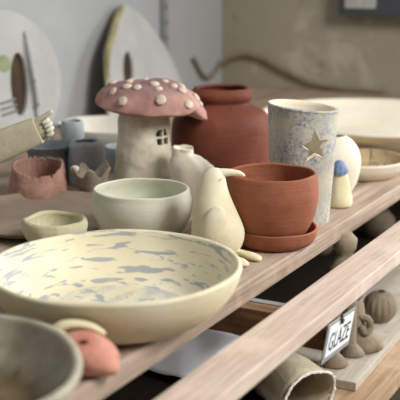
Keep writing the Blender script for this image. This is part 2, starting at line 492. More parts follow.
# torn edged red pot
def torn(p, th, i, h):
    jag = .0045*noise.noise(Vector((math.cos(th)*9, math.sin(th)*9, 3))) + .003*noise.noise(Vector((math.cos(th)*24, math.sin(th)*24, 1)))
    d = math.cos(th-A_NEAR-.15)
    dip = -.0165*max(0, d)**.8
    k = max(0, (p.z-.025)/(h-.025))
    crack = 0
    a = (th-A_NEAR-.72) % (2*PI)
    a = a-2*PI if a > PI else a
    if abs(a) < .05: crack = -.016*(1-abs(a)/.05)
    return Vector((p.x, p.y, p.z + (jag+dip+crack)*k))
vessel('torn_pot', ['torn'], [(.048, 0), (.051, .004), (.0505, .02), (.0465, .042), (.0430, .058)], .004, .005, (1.412, 1.071, 0),
       'dusty red pot with a ragged torn rim behind the brown plate', 'pot', 128, .03, 0, 4, dfn=torn, lump=.001)
# grey-blue group
vessel('grey_cup', ['blue_grey'], [(.030, 0), (.032, .003), (.033, .02), (.0325, .05), (.0305, .07), (.0265, .0765)], .006, .006, (1.533, 1.054, 0),
       'blue-grey cup with rounded shoulder behind the taupe flower cup', 'cup', 56, .03, .002, 6)
def mug():
    t = thing('clay_mug', 'small blue-grey mug with a loop handle, farthest of the grey pots', 'mug', (1.618, 1.143, 0))
    vessel('body', ['blue_grey'], [(.020, 0), (.022, .003), (.0225, .04), (.022, .08), (.0205, .0945)], .003, .005, (0,0,0), parent=t, segs=48, wob=.02, zw=.003, seed=2)
    bm = bmesh.new(); d = -RT
    tube(bm, [d*.020+Vector((0,0,.083)), d*.033+Vector((0,0,.086)), d*.038+Vector((0,0,.066)), d*.033+Vector((0,0,.046)), d*.020+Vector((0,0,.043))], .0042, 10)
    link('handle', bm, 'blue_grey', t)
mug()
vessel('flared_jar', ['dark_grey'], [(.034, 0), (.038, .004), (.0385, .03), (.037, .046), (.038, .055), (.044, .064), (.0475, .0685)], .005, .006, (1.512, 1.122, 0),
       'slate grey jar with flared rim behind the torn red pot', 'jar', 56, .02, .002, 9)
vessel('small_pot', ['dark_grey'], [(.025, 0), (.029, .005), (.031, .03), (.029, .055), (.027, .064)], .004, .006, (1.395, 1.205, 0),
       'small dark grey pot at far left under the clay arm', 'pot', 48, .03, .002, 12)
# taupe flower cup
def petals(p, th, i, h):
    k = max(0, p.z/h)**1.6
    w = math.cos(5*th+.6)
    f = 1 + .13*w*k
    return Vector((p.x*f, p.y*f, p.z + (.008*w)*k))
def flower():
    t = thing('flower_cup', 'taupe clay cup with wavy petal rim and a pale knob, left of mushroom stem', 'cup', (1.452, .988, 0))
    vessel('petal_bowl', ['brown_grey'], [(.016, 0), (.019, .004), (.024, .016), (.027, .03), (.031, .044)], .0045, .006, (0,0,0), parent=t, segs=80, wob=.05, seed=4, dfn=petals, lump=.0015)
    bm = bmesh.new(); sphere(bm, Vector((-RT*.0275)+Vector((0,0,.050))+NEAR*.006), .0075, .0075, .0055); lumps(bm, .002, 120)
    link('knob', bm, 'offwhite', t)
flower()
vessel('small_bowl', ['blue_grey'], [(.024, 0), (.029, .004), (.036, .02), (.041, .038), (.042, .048)], .0045, .006, (1.655, 1.045, 0),
       'small pale blue-grey bowl tucked between grey cup and mushroom stem', 'bowl', 56, .02, .001, 77)
# large pale bowl behind
vessel('mixing_bowl', ['offwhite'], [(.060, 0), (.068, .004), (.085, .020), (.099, .042), (.1065, .060)], .006, .007, (1.790, 1.176, 0),
       'wide off-white bowl at the back wall, behind the mushroom house', 'bowl', 72, .01, .002, 14)

# ---------------------------------------------------------------- clay arm with hand
def clay_arm():
    base = Vector((1.174, 1.153, 0))
    t = thing('forearm_sculpture', 'buff clay forearm with a small pointing hand reaching in from left edge', 'sculpture', base)
    # points relative to the base
    def rel(P): return Vector(P) - base
    w0 = Vector((1.276, .963, .1446)); d = -RT    # wrist end
    el = w0 + d*.19 + Vector((0, 0, -.078))
    bm = bmesh.new()
    rings = []
    path = [(w0, .0200, .013), (w0+(el-w0)*.06, .0215, .015), (w0+(el-w0)*.35, .0245, .018), (w0+(el-w0)*.8, .028, .022), (el, .030, .025),
            (el+Vector((d.x*.020, d.y*.020, -.022)), .029, .027), (el+Vector((d.x*.026, d.y*.026, -.042)), .031, .030)]
    foot = Vector((el.x+d.x*.026, el.y+d.y*.026, 0.0))
    path.append((foot, .036, .036))
    ax = (w0-el).normalized()
    for i, (p, a, b) in enumerate(path):
        if i <= 4:
            k = max(0, (i-2)/2)
            up = (Vector((0,0,1)) - ax*ax.z).normalized() if i < 4 else (Vector((0,0,1)) + d*.8).normalized()
        else: up = d
        rings.append((rel(p), up*a, NEAR*b))
    # squarish section
    segs = 24; rows = []
    for c, u, v in rings:
        row = []
        for k in range(segs):
            th = 2*PI*k/segs; cc, ss = math.cos(th), math.sin(th)
            e = .45
            row.append(bm.verts.new(c + u*math.copysign(abs(cc)**e, cc) + v*math.copysign(abs(ss)**e, ss)))
        rows.append(row)
    for a, b in zip(rows, rows[1:]):
        for k in range(segs): bm.faces.new((a[k], a[(k+1)%segs], b[(k+1)%segs], b[k]))
    bm.faces.new(rows[0]); bm.faces.new(rows[-1])
    bmesh.ops.recalc_face_normals(bm, faces=bm.faces[:])
    arm = link('forearm', bm, 'arm', t, bevel=.0015)
    arm.data.set_sharp_from_angle(angle=math.radians(50))
    # hand: palm and five separate fingers
    hx = ax; hz = (Vector((0,0,1)) - ax*ax.z).normalized(); hn = NEAR
    o = rel(w0)
    def H(a, b, c): return o + hx*a + hz*b + hn*c
    bm = bmesh.new()
    loft(bm, [(H(-.004,0,0), hz*.015, hn*.009), (H(.002,0,0), hz*.0165, hn*.010), (H(.008,-.001,0), hz*.0165, hn*.009), (H(.011,-.001,0), hz*.014, hn*.006)], 20)
    bmesh.ops.recalc_face_normals(bm, faces=bm.faces[:])
    hand = link('hand', bm, 'arm', t)
    bm = bmesh.new(); tube(bm, [H(-.002,.0125,.002), H(.009,.0150,.003), (H(.019,.0165,.003)), H(.029,.0190,.003)], [.0052,.0047,.0044,.0038], 12)
    link('thumb', bm, 'arm', hand)
    for k, (b, L, r) in enumerate(((.0095, .0150, .0036), (.0030, .0170, .0038), (-.0040, .0160, .0038), (-.0110, .0120, .0042))):
        bm = bmesh.new()
        tube(bm, [H(.006, b, -.001), H(.006+L*.55, b+.0006, -.001), H(.006+L*.86, b, .003), H(.006+L*.72, b-.0006, .0085), H(.006+L*.38, b-.001, .0098)],
             [r, r*1.02, r, r*.9, r*.8], 12)
        f = link('finger', bm, 'nail_white' if k < 3 else 'arm', hand)
clay_arm()

# ---------------------------------------------------------------- mushroom house
def mushroom():
    c = Vector((1.514, .923, 0))
    t = thing('mushroom_house', 'clay mushroom house with rose pink cap dotted in cream and a small window', 'sculpture', c)
    prof = [(.0520, 0), (.0530, .004), (.0520, .02), (.0495, .045), (.0470, .075), (.0445, .105), (.0430, .125), (.042, .150)]
    st = vessel('stem', ['stem'], prof, .006, .006, tuple(RT*.002), parent=t, segs=96, wob=.05, seed=21, lump=.0036)
    aw = A_NEAR + .84
    n = Vector((math.cos(aw), math.sin(aw), 0)); s = Vector((-math.sin(aw), math.cos(aw), 0))
    bmc = bmesh.new()
    for sx in (-1, 1):
        for top in (0, 1):
            if top: pts = [(.0015, .0015), (.0136, .0015), (.0128, .0080), (.0090, .0132), (.0015, .0150)]
            else: pts = [(.0015, -.0015), (.0015, -.0128), (.0128, -.0128), (.0136, -.0015)]
            A = [bmc.verts.new(n*.022+s*(a*sx)+Vector((0,0,.104+b))) for a, b in pts]
            B = [bmc.verts.new(n*.075+s*(a*sx)+Vector((0,0,.104+b))) for a, b in pts]
            bmc.faces.new(A); bmc.faces.new(list(reversed(B)))
            for i in range(len(pts)): bmc.faces.new((A[i], B[i], B[(i+1)%len(pts)], A[(i+1)%len(pts)]))
    bmesh.ops.recalc_face_normals(bmc, faces=bmc.faces[:])
    dg = bpy.context.evaluated_depsgraph_get(); dg.update()
    cut(st, bmc)
    # cap
    rx = .0925
    prof = [(0, .004), (.030, .000), (.055, -.007), (.075, -.013), (.086, -.0145), (.0915, -.010), (.0935, -.002), (.0900, .010), (.080, .0240), (.064, .0350), (.044, .0420), (.024, .0448), (0, .0452)]
    P = [(max(0, p.x), p.y) for p in spline([(a, b, 0) for a, b in prof], 4)]
    def d(p, th, i):
        k = min(1, math.hypot(p.x, p.y)/.09)
        a = (th-A_RT+PI) % (2*PI)-PI
        droop = -.018*math.exp(-(a/.50)**2) + .010*math.exp(-(((abs(a)-PI))/.9)**2)
        b = (th-(A_NEAR+.95)+PI) % (2*PI)-PI
        notch = math.exp(-(b/.13)**2)
        f = 1 + .035*noise.noise(Vector((math.cos(th)*1.5, math.sin(th)*1.5, 5))) - .05*notch*k
        q = Vector((p.x*f, p.y*f, (p.z if p.z > 0 else p.z*.45) + droop*k*k + notch*.007*k**3))
        q -= NEAR*(q.dot(NEAR)*.13)
        q += Vector((p.x, p.y, .02)).normalized()*(.0055*noise.noise(q*30)+.0022*noise.noise(q*75))
        return q
    bm = revolve(P, 80, d)
    off = RT*.0155 + Vector((0, 0, .1515))
    bm.normal_update()
    tree = BVHTree.FromBMesh(bm)
    cap = link('cap', bm, 'cap', t, off)
    camp = Vector((0, 0, CAMH))
    spots = []
    for X, Y in ((58,80),(95,90),(122,118),(120,52),(140,63),(134,76),(163,79),(186,57),(213,69),(224,83),(242,62),(231,114),(268,75),(292,87),(310,127),(343,126),(331,106)):
        px, py = 80+X/2.857, 60+Y/2.857
        r = (FW + RT*((px-200)/1050) + UP*((200-py)/1050)).normalized()
        hit = tree.ray_cast(camp - c - off, r)
        if hit[0] is not None: spots.append((hit[0], hit[1]))
    for k in range(9):   # the far side carries the same dots
        th = A_NEAR + PI + (k-4)*.42
        rr = (.05, .078, .066)[k % 3]
        hit = tree.ray_cast(Vector((rr*math.cos(th), rr*math.sin(th), .2)), Vector((0, 0, -1)))
        if hit[0] is not None: spots.append((hit[0], hit[1]))
    for k, (p, nn) in enumerate(spots):
        if nn.dot(p-Vector((0, 0, -.03))) < 0: nn = -nn
        bm = bmesh.new()
        q = Vector((0, 0, 1)).rotation_difference(nn).to_matrix()
        r = .0076 + .0010*math.sin(k*2.3)
        sphere(bm, Vector((0,0,0)), r*1.08, r*.95, .0034, 16, 8, q)
        lumps(bm, .0006, 200, k)
        link('spot', bm, 'spot', cap, p + nn*.0006)
mushroom()

# ---------------------------------------------------------------- lumpy little bottle
def bottle():
    bm = bmesh.new()
    sh = lambda u: RT*u
    Z = lambda z: Vector((0, 0, z))
    rings = [(.000, .004, .022), (.000, .002, .028), (.012, .003, .0345), (.030, .009, .0400), (.048, .009, .0400), (.060, .006, .0365),
             (.070, .001, .0300), (.078, -.005, .0215), (.083, -.0080, .0172), (.0925, -.0095, .0178), (.0945, -.0097, .0165), (.0925, -.0097, .0135), (.082, -.0092, .0125)]
    R = [(sh(u)+Z(z), RT*r, NEAR*r*.95) for z, u, r in rings]
    loft(bm, R, 40)
    bmesh.ops.recalc_face_normals(bm, faces=bm.faces[:])
    lumps(bm, .0060, 30, 3); lumps(bm, .0028, 75, 9)
    for v in bm.verts: v.co.z = max(v.co.z, 0)
    o = link('bud_vase', bm, 'warm_white', None, (1.4945, .8225, S))
    tag(o, 'lumpy little white bottle with short neck beside the mushroom stem', 'bottle')
bottle()

# ---------------------------------------------------------------- penguin
def penguin():
    c = Vector((1.2447, .6424, 0))
    t = thing('penguin_figure', 'ivory clay penguin with hooked beak standing before the terracotta planter', 'figurine', c)
    k = 1/720.
    Z = lambda z: Vector((0, 0, z))
    rows = [(0.0, 199, 231, .78), (.004, 195, 235, .82), (.0143, 191, 240, .86), (.026, 189.5, 242, .9), (.037, 189.5, 242, .92), (.053, 190, 237, .95),
            (.070, 190.5, 231.5, .95), (.083, 191.8, 227.5, .95), (.094, 193.5, 224.5, .97), (.103, 196, 223, .98), (.110, 198.5, 222.5, .98),
            (.1165, 201.5, 222.5, .95), (.121, 205, 219.5, .92), (.1235, 209, 217, .9)]
    R = []
    for z, a, b, f in rows:
        m = ((a+b)/2-214)*k; h = (b-a)/2*k*1.02
        R.append((RT*m+Z(z), RT*h, NEAR*h*f))
    bm = bmesh.new(); loft(bm, R, 36); bmesh.ops.recalc_face_normals(bm, faces=bm.faces[:]); lumps(bm, .0012, 55, 2)
    body = link('body', bm, 'penguin', t, sub=1)
    bm = bmesh.new()
    tube(bm, [RT*-.004+Z(.1145), RT*.008+Z(.1168), RT*.021+Z(.1172), RT*.031+Z(.1160), RT*.0372+Z(.1130)], [.0092, .0076, .0058, .0044, .0028], 16, .8)
    link('beak', bm, 'penguin', t)
    for s in (1, -1):
        bm = bmesh.new()
        cen = RT*(-.004)+Z(.050)+NEAR*(s*.030)
        ax = (RT*.30+Z(1)).normalized(); side = (RT - ax*ax.dot(RT)).normalized()
        pts = [(.028, .004), (.0245, .0105), (.014, .0150), (.000, .0160), (-.014, .0138), (-.024, .0095), (-.031, .003)]
        loft(bm, [(cen+ax*a+NEAR*(s*(.003 if abs(a) < .02 else .001)), side*w, NEAR*(.0085 if abs(a) < .02 else .005)) for a, w in pts], 20)
        bmesh.ops.recalc_face_normals(bm, faces=bm.faces[:])
        link('wing', bm, 'penguin', t, sub=1)
        bm = bmesh.new()
        fa, fb = (RT*.012+NEAR*.028, RT*.038+NEAR*.058) if s > 0 else (RT*.016-NEAR*.004, RT*.057+NEAR*.033)
        tube(bm, [fa+Z(.0075), fa.lerp(fb, .4)+Z(.0068), fa.lerp(fb, .75)+Z(.0056), fb+Z(.0046)], [.0075, .0068, .0086, .0066], 14, .6)
        link('foot', bm, 'cream_piece', t)
    for s in (1, -1):   # pricked eyes
        bm = bmesh.new(); sphere(bm, RT*.006+Z(.1115)+NEAR*(s*.0158), .0012, .0012, .0012, 10, 6); link('eye', bm, 'penguin', t)
penguin()

# ---------------------------------------------------------------- terracotta
vessel('storage_jar', ['terra_dark'],
       [(.068, 0), (.074, .005), (.0835, .030), (.0885, .060), (.0900, .090), (.0880, .112), (.0790, .128), (.0630, .138), (.0545, .143), (.0500, .147),
        (.0515, .151), (.0545, .157), (.0545, .164), (.0505, .1695)], .009, .008, (1.6560, .8449, 0),
       'large red terracotta jar with collared neck, behind the planter', 'jar', 96, .012, .002, 17)
def planter():
    t = thing('flower_pot', 'round terracotta planter standing in its own saucer', 'planter', (1.333, .600, 0))
    sd = vessel('saucer', ['terra'], [(.046, 0), (.0515, .003), (.0575, .009), (.0605, .019), (.0615, .0250)], .0045, .005, tuple(RT*.006), parent=t, segs=72, wob=.02, zw=.003, seed=31)
    vessel('pot', ['terra'], [(.034, .0055), (.041, .009), (.0535, .024), (.0625, .045), (.0665, .066), (.0668, .080), (.0650, .0975), (.0640, .1035)],
           .0055, .013, (0,0,0), parent=t, segs=80, wob=.012, zw=.002, seed=33)
planter()

# ---------------------------------------------------------------- star vase
def star_vase():
    def d(p, th, i, h):
        k = p.z/h
        return Vector((p.x*(1+.03*k), p.y*(1+.03*k), p.z - .005*k*math.cos(th-A_RT)))
    o = vessel('star_vase', ['vase', 'warm_white'], [(.0425, 0), (.0445, .003), (.0468, .04), (.0498, .10), (.0518, .155), (.0525, .174), (.0535, .179)], .0058, .006, (1.4768, .6142, 0),
               'tall white cylinder vase speckled blue with a cut-out star', 'vase', 96, .01, .0, 41, dfn=d)
    an = A_NEAR + .30
    n = Vector((math.cos(an), math.sin(an), 0)); s = Vector((-math.sin(an), math.cos(an), 0))
    bm = bmesh.new(); pts = []
    for k in range(10):
        r = .0280 if k % 2 == 0 else .0125
        a = PI/2 + k*PI/5 + .10
        pts.append((r*math.cos(a), r*math.sin(a)))
    A = [bm.verts.new(n*.040+s*a*.62+Vector((0,0,.125+b*.62))) for a, b in pts]
    B = [bm.verts.new(n*.058+s*a*1.12+Vector((0,0,.125+b*1.12))) for a, b in pts]
    bm.faces.new(A); bm.faces.new(list(reversed(B)))
    for i in range(10): bm.faces.new((A[i], B[i], B[(i+1)%10], A[(i+1)%10]))
    bmesh.ops.recalc_face_normals(bm, faces=bm.faces[:])
    for f in bm.faces: f.material_index = 1
    cut(o, bm)
star_vase()

vessel('round_pot', ['warm_white'], [(.024, 0), (.030, .004), (.0395, .020), (.0455, .043), (.0465, .062), (.0415, .082), (.030, .097), (.022, .102)], .005, .007, (1.660, .632, 0),
       'plump white pot half hidden behind the star vase', 'pot', 64, .012, .001, 44)
def figure():
    t = thing('capped_figure', 'little cream bottle-shaped figure with a sky blue cap, right of the star vase', 'figurine', (1.585, .590, 0))
    bm = bmesh.new()
    loft(bm, [(Vector((0,0,z)), RT*r, NEAR*r*.9) for z, r in ((0,.0170),(.003,.0200),(.012,.0208),(.018,.0195),(.034,.0170),(.050,.0130),(.058,.0095),(.064,.0080))], 28)
    bmesh.ops.recalc_face_normals(bm, faces=bm.faces[:]); lumps(bm, .001, 60, 5)
    for v in bm.verts: v.co.z = max(0, v.co.z)
    link('body', bm, 'cream_piece', t, sub=1)
    bm = bmesh.new()
    loft(bm, [(Vector((0,0,z))-RT*.002, RT*r, NEAR*r) for z, r in ((.054,.0090),(.055,.0128),(.061,.0136),(.069,.0110),(.0760,.0065),(.0780,.003))], 9)
    bmesh.ops.recalc_face_normals(bm, faces=bm.faces[:]); lumps(bm, .0012, 90, 2)
    link('cap', bm, 'cap_blue', t, smooth=False)
figure()
vessel('oval_platter', ['warm_white'], [(.130, 0), (.150, .006), (.195, .026), (.232, .046), (.248, .060)], .015, .010, (2.150, .715, 0),
       'big deep white platter at the far right end of the shelf', 'platter', 96, .01, .004, 51, dfn=lambda q, th, i, h: Vector((q.x, q.y*1.06, q.z)))
vessel('shallow_saucer', ['warm_white', 'dish2_in'], [(.062, 0), (.072, .004), (.084, .016), (.0905, .031)], .006, .008, (1.838, .650, 0),
       'shallow white dish with tan, dark-streaked inside in front of the big platter', 'dish', 72, .01, .001, 52)
vessel('tall_bowl', ['warm_white'], [(.034, 0), (.040, .005), (.046, .05), (.049, .10), (.050, .112)], .005, .008, (1.905, .985, 0),
       'white bowl peeping out behind the neck of the terracotta jar', 'bowl', 56, .01, .002, 53)

# ---------------------------------------------------------------- pink creature, front left
def creature():
    t = thing('clay_creature', 'small coral pink clay creature with cream crest and dark eye hole, beside grey dish', 'figurine', (.812, .561, 0), A_RT+.02)
    t.scale = (.93, .93, .95)
    bm = bmesh.new()
    loft(bm, [(Vector((x,0,z)), Vector((0,w,0)), Vector((0,0,h))) for x, z, w, h in
              ((-.034,.020,.012,.016),(-.028,.021,.020,.021),(-.012,.0235,.0245,.0235),(.006,.0225,.0245,.0225),(.020,.0180,.020,.0180),(.029,.0140,.014,.0138),(.033,.0120,.008,.008))], 24)
    bmesh.ops.recalc_face_normals(bm, faces=bm.faces[:])
    for v in bm.verts:   # pinched ridge along the back
        if v.co.z > .02: v.co.z += .006*math.exp(-((v.co.y)/.006)**2)
    lumps(bm, .002, 60, 6)
    for v in bm.verts: v.co.z = max(0, v.co.z)
    link('body', bm, 'coral', t, sub=1)
    bm = bmesh.new(); sphere(bm, Vector((-.004, -.0125, .0425)), .0048, .003, .0022); link('eye_hole', bm, 'hole_shade', t)  # dark bead painted as the shade of a hollow
    bm = bmesh.new()
    tube(bm, [(-.040,.018,.044), (-.030,.016,.0500), (-.014,.015,.0520), (.002,.015,.0490), (.014,.018,.0410)], [.009,.0095,.0080,.0068,.0050], 14, .55)
    link('crest', bm, 'cream_piece', t)
    bm = bmesh.new(); sphere(bm, Vector((-.033, .004, .038)), .011, .012, .013); lumps(bm, .002, 70); link('head_tuft', bm, 'cream_piece', t)
creature()

# ---------------------------------------------------------------- wall side things
def ring_slab(outline, hole, y0, y1):
    """slab with an opening: outline and hole are lists of (x, z) of equal length"""
    bm = bmesh.new(); n = len(outline)
    of = [bm.verts.new((x, y0(x, z), z)) for x, z in outline]; ob_ = [bm.verts.new((x, y1(x, z), z)) for x, z in outline]
    hf = [bm.verts.new((x, y0(x, z), z)) for x, z in hole]; hb = [bm.verts.new((x, y1(x, z), z)) for x, z in hole]
    for i in range(n):
        j = (i+1) % n
        for q in ((of[i], of[j], hf[j], hf[i]), (ob_[i], hb[i], hb[j], ob_[j]), (hf[i], hf[j], hb[j], hb[i])): bm.faces.new(q).material_index = 0
        bm.faces.new((of[i], ob_[i], ob_[j], of[j])).material_index = 1
    bmesh.ops.recalc_face_normals(bm, faces=bm.faces[:])
    return bm

def plaque_round():
    # leans on the back wall, its foot on the shelf
    t = thing('round_plaque', 'round chalk-white plaque with a dark oval hole at left edge of back wall', 'plaque', (1.790, 1.40, 0))
    N = 64
    ol = [(.182*math.cos(2*PI*k/N), .142+.142*math.sin(2*PI*k/N)) for k in range(N)]
    hl = [(.028+.030*math.cos(2*PI*k/N)+.014*math.sin(2*PI*k/N), .124+.066*math.sin(2*PI*k/N)) for k in range(N)]
    lean = .058/.284
    y0 = lambda x, z: z*lean - .006; y1 = lambda x, z: z*lean + .004
    link('face', ring_slab(ol, hl, y0, y1), ['plaque', 'plaque'], t, smooth=False, bevel=.002)
    bm = bmesh.new()
    prism(bm, [(.028+.037*math.cos(2*PI*k/24)+.016*math.sin(2*PI*k/24), .124+.078*math.sin(2*PI*k/24)) for k in range(24)], .0045, .0065)
    for v in bm.verts: v.co.y += v.co.z*lean
    link('hole_shade_sheet', bm, 'hole_shade', t, smooth=False)  # added dark sheet, its colour gives the shade inside the opening
    bm = bmesh.new()
    tube(bm, [(.078, .232*lean-.010, .232), (.071, .19*lean-.016, .19), (.067, .14*lean-.018, .14), (.066, .09*lean-.016, .09), (.060, .05*lean-.010, .05)], [.003,.005,.0065,.006,.004], 12)
    link('nose_ridge', bm, 'plaque', t)
    for (x, z, r) in ((.062, .128, .0035), (.057, .078, .004)):
        bm = bmesh.new(); sphere(bm, Vector((x, z*lean-.022, z)), r, .002, r); link('red_dab', bm, 'red_dab', t)
    bm = bmesh.new(); sphere(bm, Vector((-.010, .17*lean-.007, .17)), .022, .003, .020); lumps(bm, .003, 60); link('olive_dab', bm, 'green_dab', t)
    for z in (.094, .082, .070):
        bm = bmesh.new(); tube(bm, [(-.05, z*lean-.007, z-.002), (-.02, z*lean-.007, z), (.000, z*lean-.007, z+.002)], .003, 10); link('grey_bar', bm, 'grey_dab', t)
plaque_round()

def plaque_leaf():
    t = thing('leaf_plaque', 'tall white plaque with ochre edge and dark hole leaning behind mushroom cap', 'plaque', (2.20, 1.38, 0))
    N = 64
    L = [(.0955, .2717), (.060, .254), (.030, .229), (-.023, .179), (-.047, .145), (-.073, .076), (-.085, .0), (.10, .0), (.27, .0), (.275, .08), (.235, .17), (.165, .242)]
    P = spline([(a, b, 0) for a, b in L] + [(L[0][0], L[0][1], 0)], 8)[:-1]
    ol = [(p.x, max(p.y, 0)) for p in P]
    cx, cz = .038, .112
    hl = []
    for x, z in ol:
        a = math.atan2(z-.115, x-.06)
        hl.append((cx+.023*math.cos(a)+.018*math.sin(a), cz+.044*math.sin(a)))
    lean = .30
    y0 = lambda x, z: z*lean - .009; y1 = lambda x, z: z*lean
    link('face', ring_slab(ol, hl, y0, y1), ['plaque', 'plaque_yellow'], t, smooth=False, bevel=.002)
    bm = bmesh.new()
    prism(bm, [(cx+.030*math.cos(2*PI*k/24)+.018*math.sin(2*PI*k/24), cz+.052*math.sin(2*PI*k/24)) for k in range(24)], .0012, .0030)
    for v in bm.verts: v.co.y += v.co.z*lean
    link('hole_shade_sheet', bm, 'hole_shade', t, smooth=False)  # dark sheet added behind the opening to paint its shade
    bm = bmesh.new()
    tube(bm, [(.085, .265*lean-.010, .265), (.034, .228*lean-.010, .228), (-.018, .179*lean-.010, .179), (-.042, .145*lean-.010, .145), (-.060, .10*lean-.009, .10)], [.005,.0085,.0085,.006,.003], 12)
    link('ochre_rib', bm, 'plaque_yellow', t)
plaque_leaf()

def upright():
    t = thing('slotted_upright', 'narrow grey slotted metal shelf upright screwed to the back wall', 'bracket rail', (2.535, WALL_Y, 0))
    bm = bmesh.new()
    prism(bm, [(-.012, .135), (.012, .075), (.012, .9), (-.012, .9)], -.014, 0); link('channel', bm, 'metal', t, smooth=False, bevel=.001)
    for k in range(18):
        bm = bmesh.new(); z = .118 + k*.042
        box(bm, (-.003, -.0146, z), (.003, -.0138, z+.016)); link('slot', bm, 'slot_dark', t, smooth=False)
upright()

def trunking():
    t = thing('socket_trunking', 'charcoal socket trunking with pale sockets high on the end wall', 'trunking', (END_X, .60, .222))
    bm = bmesh.new(); box(bm, (-.045, -.60, .0), (0, .488, .11)); link('casing', bm, 'socket_grey', t, smooth=False, bevel=.003)
    for y in (.42, .20, -.05):
        bm = bmesh.new(); box(bm, (-.051, y-.045, .022), (-.0452, y+.045, .095)); sk = link('socket', bm, 'socket_white', t, smooth=False, bevel=.002)
        for k in (-1, 1):
            bm = bmesh.new(); box(bm, (-.0535, y+k*.022-.006, .066), (-.0511, y+k*.022+.006, .086)); link('switch', bm, 'socket_white', sk, smooth=False, bevel=.001)
            bm = bmesh.new()
            for dy, z in ((-.009, .036), (.009, .036), (0, .048)): box(bm, (-.0517, y+k*.022+dy-.0018, z), (-.0505, y+k*.022+dy+.0018, z+.006))
            link('pin_hole', bm, 'slot_dark', sk, smooth=False)
trunking()

bm = bmesh.new()
tube(bm, [(END_X-.010, 1.475, .055), (END_X-.012, 1.44, .080), (END_X-.012, 1.39, .094), (END_X-.012, 1.33, .082), (END_X-.012, 1.25, .046), (END_X-.012, 1.13, .012), (END_X-.012, .95, .008)],
     [.006, .007, .007, .007, .007, .007, .007], 12)
tag(link('drooping_cable', bm, 'cable', None, (0, 0, S)), 'dusty brown cable arching along the rough end wall', 'cable')
bm = bmesh.new()
tube(bm, [(2.700, WALL_Y-.010, .096), (2.722, WALL_Y-.011, .074), (2.748, WALL_Y-.011, .047), (2.790, WALL_Y-.011, .030), (2.84, WALL_Y-.012, .045), (2.868, WALL_Y-.014, .070)], .0062, 12)
tag(link('cable_stub', bm, 'cable', None, (0, 0, S)), 'short brown cable end curling up the back wall beside the corner', 'cable')

# ---------------------------------------------------------------- lower shelf
def standing_figure():
    t = thing('standing_figure', 'raw clay figure with two booted legs on pale board, behind the card', 'figurine', (1.512, .549, -.234))
    Z = lambda z: Vector((0,0,z))
    for k, (dx, dy) in enumerate(((-.036, .004), (.020, -.004))):
        p = Vector((dx, dy, 0)); bm = bmesh.new()
        loft(bm, [(p+Z(z)+RT*u, RT*r*f*.82, NEAR*r*.82) for z, u, r, f in ((0,.005,.014,1.45),(.004,.006,.016,1.5),(.012,.004,.0150,1.3),(.022,.0,.0135,1),(.05,-.002,.0135,1),(.09,-.002,.015,1),(.12,-.004,.017,1))], 20)
        bmesh.ops.recalc_face_normals(bm, faces=bm.faces[:]); lumps(bm, .002, 50, k)
        for v in bm.verts: v.co.z = max(0, v.co.z)
        link('leg', bm, 'figure', t)
    bm = bmesh.new()
    loft(bm, [(Vector((-.008,0,z)), Vector((w,0,0)), Vector((0,d,0))) for z, w, d in ((.108,.032,.017),(.115,.046,.021),(.14,.044,.022),(.165,.036,.020),(.175,.018,.014),(.182,.014,.013),(.190,.019,.018),(.205,.020,.020),(.215,.010,.010))], 24)
    bmesh.ops.recalc_face_normals(bm, faces=bm.faces[:]); lumps(bm, .002, 40, 4)
    link('torso', bm, 'figure', t)
standing_figure()
def seated_figure():
    t = thing('seated_figure', 'squat raw clay animal with coiled arm, between the booted figure and ribbed pot', 'figurine', (1.568, .541, -.234))
    Z = lambda z: Vector((0,0,z))
    bm = bmesh.new()
    loft(bm, [(Z(z)+RT*u, RT*r*f, NEAR*r) for z, u, r, f in ((0,.004,.026,1.2),(.006,.004,.030,1.2),(.018,.003,.029,1.15),(.030,-.004,.022,1),(.045,-.010,.018,1),(.065,-.012,.019,1),(.08,-.012,.016,1),(.088,-.012,.008,1))], 24)
    bmesh.ops.recalc_face_normals(bm, faces=bm.faces[:]); lumps(bm, .003, 45, 3)
    for v in bm.verts: v.co.z = max(0, v.co.z)
    link('body', bm, 'figure', t)
    bm = bmesh.new(); tube(bm, [Z(.062)-RT*.004+NEAR*.012, Z(.058)+RT*.010+NEAR*.016, Z(.044)+RT*.014+NEAR*.016, Z(.036)+RT*.006+NEAR*.020, Z(.045)+RT*.000+NEAR*.020], .0062, 12)
    link('arm', bm, 'figure', t)
    bm = bmesh.new(); tube(bm, [Z(.008)+RT*.010+NEAR*.016, Z(.010)+RT*.024+NEAR*.014, Z(.008)+RT*.034+NEAR*.010], [.008,.0095,.006], 12)
    link('foot', bm, 'figure', t)
    bm = bmesh.new(); sphere(bm, Z(.098)-RT*.012, .015, .015, .014); lumps(bm, .002, 60); link('head', bm, 'figure', t)
seated_figure()
def ribs(p, th, i, h):
    f = 1 - .055*abs(math.cos(8*th))**3*math.sin(PI*min(1, max(0, p.z/h)))
    return Vector((p.x*f, p.y*f, p.z))
vessel('ribbed_pot', ['figure'], [(.014, 0), (.020, .003), (.0285, .016), (.0305, .028), (.027, .041), (.018, .050), (.0105, .0535)], .004, .006, (1.716, .556, -.234),
       'small raw clay pot ribbed like a pumpkin, farthest on the pale board', 'pot', 96, .01, 0, 61, dfn=ribs)
# dark lumps deeper under the shelf
for k, (x, y, r, h, lab) in enumerate(((2.30, .76, .040, .065, 'round raw clay jar seen in the dark gap under the shelf'),
                                       (2.10, .83, .034, .045, 'dim grey pot in dark gap left of the round raw clay jar'))):
    vessel('stored_jar', ['figure'], [(r*.6, 0), (r*.8, .005), (r, h*.4), (r*.9, h*.75), (r*.55, h*.95), (r*.6, h)], .005, .006, (x, y, -.25), lab, 'jar', 48, .02, .001, 70+k)

